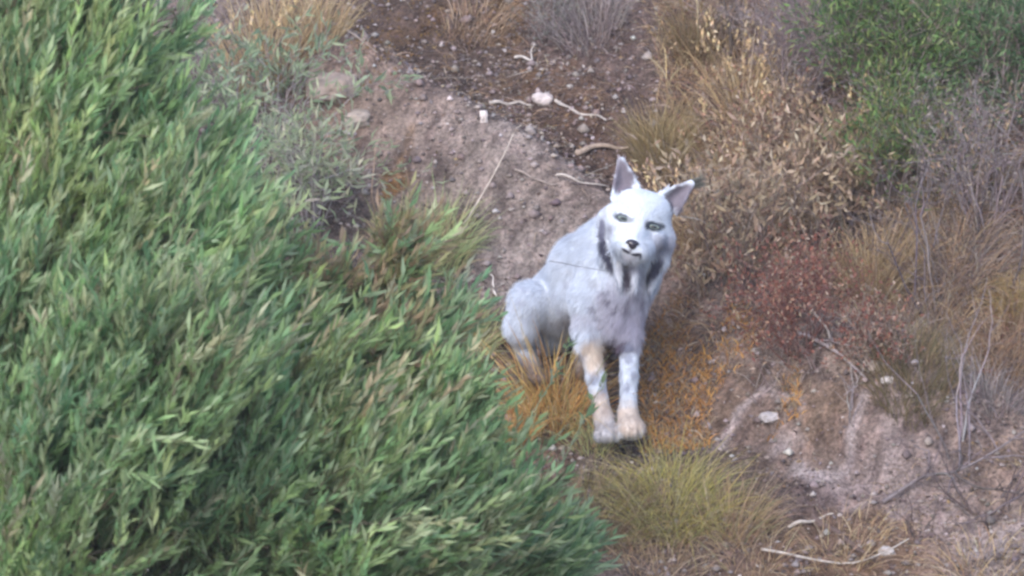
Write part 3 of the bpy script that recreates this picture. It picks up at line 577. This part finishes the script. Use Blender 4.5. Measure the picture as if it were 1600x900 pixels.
shrub('green_bush', 1385, 200, 'bright green feathery bush right of the purple grey shrub', 'bush', 'green bushes at the top right', 170, 230, DW, GB, 22, 3, 4, .004, (.030, .006), 6500, .55, .15, (0, 0), 'leaf')
shrub('green_bush', 1390, 330, 'small yellow green bush hanging below the bright green bush', 'bush', 'green bushes at the top right', 110, 150, DW, GB + [(.25, .25, .09, 3)], 14, 3, 3, .003, (.030, .006), 2000, .55, .15, (0, 0), 'leaf')
shrub('green_bush', 1560, 210, 'dark green feathery bush in the top right corner', 'bush', 'green bushes at the top right', 240, 260, DW, [(.17, .29, .13, 3), (.11, .20, .10, 3), (.28, .38, .18, 1)], 26, 3, 4, .004, (.030, .006), 6500, .55, .15, (0, 0), 'leaf')
shrub('bare_shrub', 1500, 725, 'pale bare stems standing against the dark hollow', 'dead plant', None, 130, 170, [(.38, .33, .35, 3), (.28, .24, .26, 2)], None, 6, 2, 2, .0032, spread=.4, up=.4)
shrub('bare_shrub', 1330, 660, 'thin grey dead stems behind the pale rock', 'dead plant', None, 90, 70, GW, None, 6, 2, 2, .0022, spread=.5)
shrub('grey_herb', 990, 215, 'dark spindly stem standing left of the golden tuft', 'dead plant', None, 50, 90, [(.12, .09, .09, 1)], None, 3, 2, 2, .003, spread=.5)
shrub('grey_herb', 860, 60, 'pale grey herb on the upper slope', 'plant', None, 110, 80, GW, [(.26, .24, .22, 3), (.2, .2, .17, 2)], 10, 2, 3, .002, (.016, .004), 600, .7)
shrub('sage_shrub', 420, 250, 'sparse grey green sapling with arching sprigs behind the bush', 'shrub', None, 260, 190, GW, [(.36, .45, .28, 3), (.48, .54, .38, 2), (.24, .32, .2, 2)], 18, 3, 3, .0025, (.044, .009), 1000, .7, .1, (0, 0), 'leaf', jit=.008)
shrub('sage_shrub', 480, 370, 'pale sage green shrub on the bank above the big bush', 'shrub', None, 260, 190, GW, [(.46, .50, .33, 3), (.38, .46, .28, 2), (.54, .52, .42, 1)], 18, 3, 3, .0025, (.044, .009), 1200, .7, .1, (0, 0), 'leaf', jit=.008)
shrub('twiggy_shrub', 350, 60, 'dark grey twigs on the dark soil at the top left', 'dead plant', None, 110, 60, PURP, None, 10, 2, 3, .0018, spread=.9)

# ------------------------------------------------------------------ big foreground bushes
def big_bush(label, base_px, base_y, lobes, nshoot, lean, pal, leafL=.044, leafW=.0088, name='willow_bush', stemr=.022):
    bx = at(base_px, 900, base_y)[0]; b = np.array([bx, base_y, float(H(bx, base_y))]); r_ = root(name, b, label, 'bush', 'green bushes in front')
    lb = [(at(px, py, y), r * .00135) for px, py, y, r in lobes]; wts = np.array([l[1] ** 2 for l in lb]); wts /= wts.sum()
    k = rng.choice(len(lb), nshoot, p=wts); Cn = np.array([lb[i][0] for i in k]); R = np.array([lb[i][1] for i in k])
    ncl = nshoot // 14; kc = rng.choice(len(lb), ncl, p=wts); cl = rng.integers(ncl, size=nshoot); k = kc[cl]; Cn = np.array([lb[i][0] for i in k]); R = np.array([lb[i][1] for i in k])
    u = unit(rdir(ncl)[cl] + rng.normal(size=(nshoot, 3)) * .24); rad = rng.uniform(.4, 1.12, ncl)[cl] ** .7 + rng.uniform(-.08, .05, nshoot); cdir = (rng.normal(size=(ncl, 3)) * .28)[cl]; cbr = rng.uniform(.78, 1.22, (ncl, 1))[cl]; o = Cn + u * (R * rad)[:, None] * [1, 1, .95]
    D = unit(u * .55 + np.array(lean) + cdir + rng.normal(size=(nshoot, 3)) * .22); L = rng.uniform(.10, .30, nshoot); o = o - D * L[:, None] * .55
    K = 5; PL = [o]; dd = D.copy()
    for j in range(K - 1): dd = unit(dd + np.array([.05, 0, .06]) + rng.normal(size=(nshoot, 3)) * .07); PL.append(PL[-1] + dd * L[:, None] / (K - 1))
    PL = np.stack(PL, 1)
    g = Geo(); tubes(g, PL, np.tile(np.linspace(.0016, .0007, K), (nshoot, 1)), pick([(.20, .22, .12, 2), (.22, .18, .13, 2)], nshoot), 3)
    # limbs from the base to every lobe
    limbs = [];
    for c, r in lb:
        m = b * .5 + c * .5 + rng.normal(size=3) * .05 - [0, 0, .05]; bb = b + [rng.uniform(-.15, .15), rng.uniform(-.1, .1), 0]; bb[2] = float(H(bb[0], bb[1])) - .02
        limbs.append(curve_pts([bb, m, c], 9))
    tubes(g, np.array(limbs), np.tile(np.linspace(stemr, .005, 9), (len(limbs), 1)), (.17, .13, .10), 6)
    tw = []
    for c, r in lb:
        for q in range(14): e = c + rdir(1)[0] * r * .85; s0 = c + rng.normal(size=3) * r * .15; tw.append(curve_pts([s0, (s0 + e) / 2 + rng.normal(size=3) * .03, e], 5))
    tubes(g, np.array(tw), np.tile(np.linspace(.005, .0016, 5), (len(tw), 1)), pick([(.19, .16, .11, 1)], len(tw)), 4)
    g.build('branches', M['wood'], r_)
    nl = 26; n = nshoot * nl; t = np.tile(np.linspace(.12, 3.98, nl), nshoot) + rng.uniform(-.06, .06, n); t = np.clip(t, 0, 3.99); i = np.repeat(np.arange(nshoot), nl); kk = t.astype(int); f = (t - kk)[:, None]
    P = PL[i, kk] * (1 - f) + PL[i, kk + 1] * f; T = unit(PL[i, kk + 1] - PL[i, kk]); side = unit(np.cross(T, rdir(n))); Dl = T * .9 + side * .36 + [0, 0, .06]
    big = fbm(o, 4.5, 3)[:, None]; tint = (pick(pal, nshoot, .12) * cbr * (1 + (big - .5) * np.array([.9, .5, .2])))[i] * (1 + rng.uniform(-.18, .18, (n, 1))); pale = rng.uniform(size=n) < .24; tint[pale] = tint[pale] * .5 + np.array([.46, .52, .36]) * .6
    for px, py, y, rr in ((520, 430, -2.2, .13), (600, 530, -2.3, .12), (420, 500, -2.3, .10), (470, 540, -2.3, .08), (700, 470, -2.1, .10), (620, 400, -2.0, .08), (95, 460, -2.6, .04)):
        dd_ = np.linalg.norm((o - at(px, py, y)) * [1, .4, .7], axis=1); dead = (dd_ < rr) & (rng.uniform(size=nshoot) < .4)
        tint = np.where(dead[i][:, None], pick([(.50, .38, .25, 2), (.40, .29, .20, 1), (.48, .45, .24, 2)], n, .2), tint)
    g = Geo(); leaves(g, P, Dl, rng.uniform(.55, 1.3, n) * leafL, rng.uniform(.7, 1.25, n) * leafW, tint, .22, .12); g.build('foliage', M['leaf'], r_)
    return r_
GL = [(.38, .51, .235, 3), (.30, .46, .23, 3), (.50, .60, .32, 2), (.21, .34, .18, 2), (.57, .54, .35, 1)]
big_bush('tall leafy green bush filling the left side', 0, -2.6, [
    (60, 60, -2.3, 190), (190, 40, -2.2, 110), (110, 230, -2.5, 190), (240, 290, -2.4, 130), (60, 430, -2.7, 210), (240, 450, -2.7, 190),
    (60, 640, -3.0, 220), (230, 640, -3.0, 220), (90, 840, -3.2, 220), (-60, 330, -2.4, 200), (-60, 700, -2.9, 240), (-60, 80, -2.3, 180)], 5000, (.30, -.12, .85), GL)
big_bush('broad green bush reaching from below towards the lynx haunch', 480, -2.4, [
    (390, 470, -2.3, 120), (480, 500, -2.2, 90), (580, 445, -2.1, 62), (400, 640, -2.6, 180), (550, 640, -2.4, 140), (640, 560, -2.2, 70), (690, 540, -2.1, 40),
    (640, 700, -2.5, 120), (300, 830, -2.9, 200), (480, 820, -2.8, 200), (640, 830, -2.7, 150), (750, 800, -2.5, 90), (330, 400, -2.3, 80), (625, 400, -2.1, 36)], 3900, (.38, -.1, .72), GL + [(.20, .22, .11, 1)])
big_bush('low sea green bush tip in front of the tawny tuft', 860, -2.3, [
    (800, 890, -2.3, 80), (858, 885, -2.2, 38), (765, 850, -2.3, 60)], 620, (.42, -.1, .65), [(.28, .42, .21, 3), (.36, .49, .26, 2), (.20, .32, .18, 2)], name='willow_bush', stemr=.01)

# loose long sprigs of the bush that cross in front of the lynx
def sprig(ctrl, y, n, label, L=.05, W=.009, r=.0018, pal=None, name='leafy_sprig'):
    pts = np.array([at(px, py, yy) for (px, py), yy in zip(ctrl, y)]); c = curve_pts(pts, 9); r_ = root(name, c[0], label, 'sprig', None)
    g = Geo(); tubes(g, c[None], np.linspace(r, r * .4, 9)[None], (.24, .27, .16), 5); g.build('stem', M['wood'], r_)
    t = rng.uniform(.5, 7.99, n); k = t.astype(int); f = (t - k)[:, None]; P = c[k] * (1 - f) + c[k + 1] * f; T = unit(c[k + 1] - c[k])
    g = Geo(); leaves(g, P, T + rdir(n) * .45, rng.uniform(.7, 1.2, n) * L, rng.uniform(.8, 1.2, n) * W, pick(pal or [(.28, .36, .18, 2), (.22, .32, .16, 2), (.32, .36, .24, 1)], n, .15)); g.build('foliage', M['leaf'], r_)
sprig([(790, 730), (830, 650), (865, 590), (890, 535)], (-1.2, -.9, -.7, -.5), 30, 'green sprig crossing the orange tuft in front of the haunch')
sprig([(850, 790), (880, 720), (915, 650), (940, 600)], (-1.2, -1.0, -.8, -.6), 36, 'green sprig reaching up before the left front leg')

# ------------------------------------------------------------------ sticks and stalks
def stick(pts, r, col, label, name='fallen_stick', cat='stick', group=None, twigs=0, K=14, lift=.008, wob=.004, r1=.4):
    """pts: (px, py, height above the ground) or (px, py, None, y)"""
    P = []
    for p in pts:
        if len(p) == 4: P.append(at(p[0], p[1], p[3]))
        else:
            h = hit(p[0], p[1]); P.append(np.array([h[0], h[1], float(H(h[0], h[1])) + p[2] + lift]))
    c = curve_pts(P, 6); c[1:-1] += rng.normal(size=(4, 3)) * wob * 1.1; c = curve_pts(c, K); L = np.linalg.norm(c[-1] - c[0])
    g = Geo(); tubes(g, c[None], (np.linspace(r, r * r1, K) * (1 + rng.normal(size=K) * .07))[None], col, 7)
    if twigs:
        br = []
        for i in range(twigs):
            k = rng.integers(2, K - 1); d = unit(c[k] - c[k - 1]) + rng.normal(size=3) * .6 + [0, 0, .3]; br += grow(c[k], d, L * .3 * rng.uniform(.5, 1.2), r * .5, 1, .6, 2, 5, .15)
        branch_mesh(g, br, [tuple(col) + (1,)])
    return tag(g.build(name, M['wood'], smooth=True), label, cat, group)
SG = 'dead sticks lying on the slope'
PALE = (.52, .46, .42); MID = (.33, .27, .24); DARK = (.12, .10, .10)
stick([(868, 163, .0), (900, 178, 0), (948, 194, 0)], .0055, PALE, 'pale stick running right from the white stone', group=SG)
stick([(765, 168, 0), (800, 167, 0), (832, 170, 0)], .006, PALE, 'short pale stick left of the white stone', group=SG)
stick([(805, 100, 0), (828, 101, .0), (836, 88, .02)], .0045, (.6, .54, .5), 'small hooked pale twig near the top of the slope', group=SG)
stick([(508, 48, .01), (545, 62, .01), (590, 92, 0)], .0045, MID, 'brown stick leading down from the straw tuft', group=SG)
stick([(900, 246, 0), (935, 240, .01), (982, 242, 0)], .010, (.40, .31, .25), 'thick brown stick just left of the lynx ear', group=SG)
stick([(870, 288, 0), (905, 298, .01), (952, 302, .01)], .004, PALE, 'thin pale twig pointing at the left ear base', group=SG)
stick([(805, 272, 0), (840, 290, 0), (872, 300, 0)], .004, MID, 'brown twig on the bare soil above the back of the lynx', group=SG)
stick([(1250, 538, .02), (1300, 570, .02), (1352, 602, .0)], .0065, (.40, .34, .35), 'grey stick lying along the bank edge under the red shrub', group=SG, twigs=2)
stick([(1262, 508, .05), (1285, 535, .03), (1300, 556, .01)], .004, PALE, 'pale twig rising from the bank edge stick', group=SG)
stick([(1190, 880, .01), (1260, 893, .01), (1340, 893, .01), (1420, 862, .02)], .0042, PALE, 'long pale stick along the bottom of the picture', group=SG)
stick([(1232, 830, .0), (1270, 828, .01), (1302, 820, .01)], .005, PALE, 'straight pale stick on brown soil below the rock', group=SG)
stick([(1270, 815, .0), (1320, 850, 0), (1370, 885, 0)], .012, (.14, .10, .09), 'dark rotten stick above the long pale stick', group=SG)
stick([(1380, 800, .0), (1440, 785, .03), (1500, 772, .05), (1600, 742, .09)], .006, (.20, .17, .18), 'dark dead branch arching over the pale rock', 'dead_branch', 'branch', None, 9)
stick([(1490, 772, .05), (1540, 800, .05), (1600, 812, .05)], .004, DARK, 'second dark branch below the arching one', 'dead_branch', 'branch', None, 6)
stick([(1610, 790, .03), (1560, 830, .04), (1510, 850, .03)], .004, (.16, .13, .14), 'dark curved twig at the lower right edge', 'dead_branch', 'branch', None, 4)
stick([(1590, 380, .2), (1600, 430, .12), (1582, 470, .03)], .005, DARK, 'dark bent branch over the ochre tuft', 'dead_branch', 'branch')
stick([(715, 372, .0), (735, 335, None, .75), (770, 275, None, .78), (800, 212, None, .80), (815, 195, None, .8)], .0028, (.58, .50, .44), 'tall pale stalk leaning right above the back of the lynx', 'dry_stalk', 'stalk', wob=.001)
stick([(583, 350, 0), (582, 290, None, .8), (586, 228, None, .82)], .0025, (.45, .33, .25), 'upright thin brown stalk above the big bush', 'dry_stalk', 'stalk', wob=.002)
stick([(432, 110, 0), (462, 50, None, 1.3), (492, -5, None, 1.3)], .003, (.52, .40, .28), 'long straw stalk leaning right in the tall straw tuft', 'dry_stalk', 'stalk', wob=.002)
stick([(498, 90, 0), (508, 30, None, 1.45), (512, -20, None, 1.45)], .003, (.48, .34, .25), 'upright reddish stalk beside the tall straw tuft', 'dry_stalk', 'stalk', wob=.002)
stick([(858, 408, None, -.12), (890, 413, None, -.12), (925, 420, None, -.14), (948, 423, None, -.16)], .0011, (.16, .15, .18), 'thin dark twig crossing the flank of the lynx', 'dry_stalk', 'stalk', wob=.0006)
stick([(1062, 338, None, .12), (1085, 342, None, .15), (1103, 350, None, .2), (1150, 400, .01)], .0018, (.58, .50, .44), 'fine pale stalk sticking out beside the lynx cheek', 'dry_stalk', 'stalk', wob=.001)
stick([(1088, 100, 0), (1092, 40, None, 1.4), (1085, -20, None, 1.4)], .004, (.42, .34, .22), 'pale upright stalk at the top edge above the golden tuft', 'dry_stalk', 'stalk', wob=.003)
stick([(1140, 130, 0), (1138, 60, None, 1.5), (1130, -20, None, 1.55)], .007, (.10, .08, .07), 'dark upright stem at the top edge beside the twiggy shrubs', 'dry_stalk', 'stalk', wob=.004)
stick([(776, 468, .0), (770, 462, .02), (766, 456, .03)], .003, (.7, .64, .6), 'tiny whitish twig stub left of the haunch', group=SG)

# ------------------------------------------------------------------ stones
import bmesh
def stone(px, py, sx, sy, sz, col, label, seed, group='stones on the slope', mat='stone'):
    h = hit(px, py); bm = bmesh.new(); bmesh.ops.create_icosphere(bm, subdivisions=4, radius=1)
    v = np.array([x.co[:] for x in bm.verts]); f = np.array([[x.index for x in q.verts] for q in bm.faces]); bm.free()
    n1 = fbm(v, 1.3, seed); n2 = fbm(v, 4, seed + 3); n3 = fbm(v, 9, seed + 7, 2); v = v * (.55 + .8 * n1 + .5 * (n2 - .5) + .22 * (n3 - .5))[:, None]
    v = np.clip(v, -1, .78 + .1 * n2[:, None]); c = np.array(col) * (.75 + .5 * fbm(v, 3, seed + 9))[:, None]
    s = np.array([sx, sy, sz]) * .0017 / 2; v = v * s + [h[0], h[1], float(H(h[0], h[1])) + s[2] * .12]
    g = Geo(); g.add(v, c, t=f); return tag(g.build('stone', M[mat], smooth=True), label, 'stone', group)
stone(849, 160, 40, 36, 26, (.62, .54, .52), 'whitish stone at the left end of the pale stick', 3)
stone(756, 190, 15, 15, 34, (.66, .58, .56), 'small upright white stone on the upper slope', 5)
stone(522, 150, 95, 80, 60, (.38, .30, .26), 'pale rounded rock on the bank below the straw tufts', 8)
stone(560, 190, 50, 50, 36, (.40, .33, .29), 'flat beige stone below the pale rounded rock', 11)
stone(1388, 608, 26, 20, 14, (.62, .56, .54), 'small white stone on the path below the red shrubs', 13)
stone(1362, 580, 34, 30, 24, (.45, .37, .32), 'round buff stone above the small white stone', 15)
stone(1205, 668, 40, 26, 18, (.45, .41, .42), 'light grey stone in the pale soil right of the yellow green tuft', 19)
stone(1385, 868, 26, 20, 18, (.6, .55, .54), 'small white stone beside the long pale stick', 33)
stone(360, 288, 20, 20, 14, (.5, .42, .4), 'pinkish pebble in the dark soil beside the bush', 35)
stone(1098, 438, 10, 10, 8, (.75, .72, .72), 'tiny white pebble right of the lynx neck', 37)

for i, (px, py, wd, hg, nn, pal, lb) in enumerate([
    (1160, 395, 150, 110, 260, POD, 'tan podded herb touching the dark hollow right of the lynx ear'),
    (1330, 350, 150, 120, 260, POD, 'tan podded herb below the small yellow green bush'),
    (1100, 470, 90, 60, 120, BROWN, 'low dead herb right behind the lynx neck')]):
    shrub('dry_herb', px, py, lb, 'plant', 'podded herbs on the far slope', wd, hg, DW, [(.58, .46, .34, 2), (.46, .34, .24, 2)], 10, 2, 3, .002, (.034, .011), nn, .4, .3)
for px, py, wd, hg, n, pal, lb in [
    (1085, 380, 120, 110, 600, STRAW + BROWN, 'tan grass tuft growing just right of the lynx head'),
    (1230, 330, 170, 130, 900, STRAW + BROWN, 'broad tan grass tuft between the two podded shrubs'),
    (1310, 290, 120, 130, 600, STRAW, 'fine straw tuft left of the small yellow green bush'),
    (1150, 260, 130, 110, 600, [(.44, .33, .2, 3), (.34, .24, .15, 2), (.5, .3, .22, 1)], 'golden brown tuft under the upright pale tuft'),
    (1290, 480, 150, 110, 500, BROWN + RED, 'rusty brown tuft mixed into the dark red shrub'),
    (1500, 420, 200, 110, 900, BROWN + GREY, 'dull brown tuft behind the bare grey shrub'),
    (1440, 520, 180, 110, 900, BROWN + GREY, 'grey brown tuft under the bare grey shrub'),
    (1570, 580, 160, 110, 800, BROWN, 'brown tuft below the ochre tuft at the right edge'),
    (1480, 300, 150, 110, 500, STRAW + GREY, 'greyish straw tuft below the feathery green bushes'),
    (1320, 860, 170, 60, 320, STRAW + BROWN, 'short straw tuft near the long pale stick'),
    (1180, 860, 150, 60, 320, STRAW + BROWN, 'short straw tuft left of the dark rotten stick'),
    (1530, 890, 170, 60, 320, STRAW + BROWN, 'short straw tuft in the lower right corner'),
    (1030, 890, 170, 60, 320, BROWN, 'short brown tuft at the bottom beneath the yellow green one'),
    (925, 702, 90, 85, 170, [(.50, .52, .26, 2), (.42, .44, .24, 2), (.56, .44, .24, 1)], 'loose pale green grass wisps over the left front paw')]:
    tuft(px, py, wd, hg, n, pal, lb, (rng.uniform(-.1, .15), 0), .5, spread=.6, heads=50 if py < 400 else 0)

# ------------------------------------------------------------------ thin haze volume added to lift the blacks
if HAZE:
    lo_, hi_ = np.array([-75., -66., -22.]), np.array([75., 66., 14.])
    v = np.array([[x, y, z] for x in (lo_[0], hi_[0]) for y in (lo_[1], hi_[1]) for z in (lo_[2], hi_[2])])
    q = [[0, 1, 3, 2], [4, 6, 7, 5], [0, 4, 5, 1], [2, 3, 7, 6], [0, 2, 6, 4], [1, 5, 7, 3]]
    m = bpy.data.materials.new('added_haze'); m.use_nodes = True; n = m.node_tree.nodes; n.remove(n['Principled BSDF'])
    pv = n.new('ShaderNodeVolumePrincipled'); pv.inputs['Density'].default_value = HAZE; pv.inputs['Color'].default_value = (.93, .92, 1, 1); pv.inputs['Anisotropy'].default_value = .0
    m.node_tree.links.new(pv.outputs[0], n['Material Output'].inputs['Volume'])
    g = Geo(); g.add(v, (1, 1, 1), q=q); tag(g.build('haze', m, origin=(0, 0, 0)), kind='stuff')

shrub('dead_shrub', 1545, 800, 'tangled dark bare twigs in the lower right corner', 'dead plant', None, 260, 110, [(.13, .10, .10, 3), (.20, .16, .16, 2)], None, 9, 3, 3, .0032, spread=.8, wob=.2)
shrub('dead_shrub', 1430, 840, 'small dark bare twigs left of the lower right corner', 'dead plant', None, 130, 60, [(.13, .10, .10, 3), (.20, .16, .16, 2)], None, 5, 3, 2, .0025, spread=.8, wob=.2)

tuft(690, 400, 110, 105, 420, [(.36, .44, .22, 3), (.5, .5, .28, 2), (.52, .4, .25, 1)], 'green and straw grass tuft at the foot of the tall pale stalk', (.15, 0), .4, spread=.5, width=.003)
tuft(742, 545, 90, 90, 300, [(.38, .44, .22, 3), (.5, .48, .28, 2), (.5, .38, .25, 1)], 'green and straw grass tuft just left of the lynx haunch', (.2, 0), .5, spread=.6, width=.003)
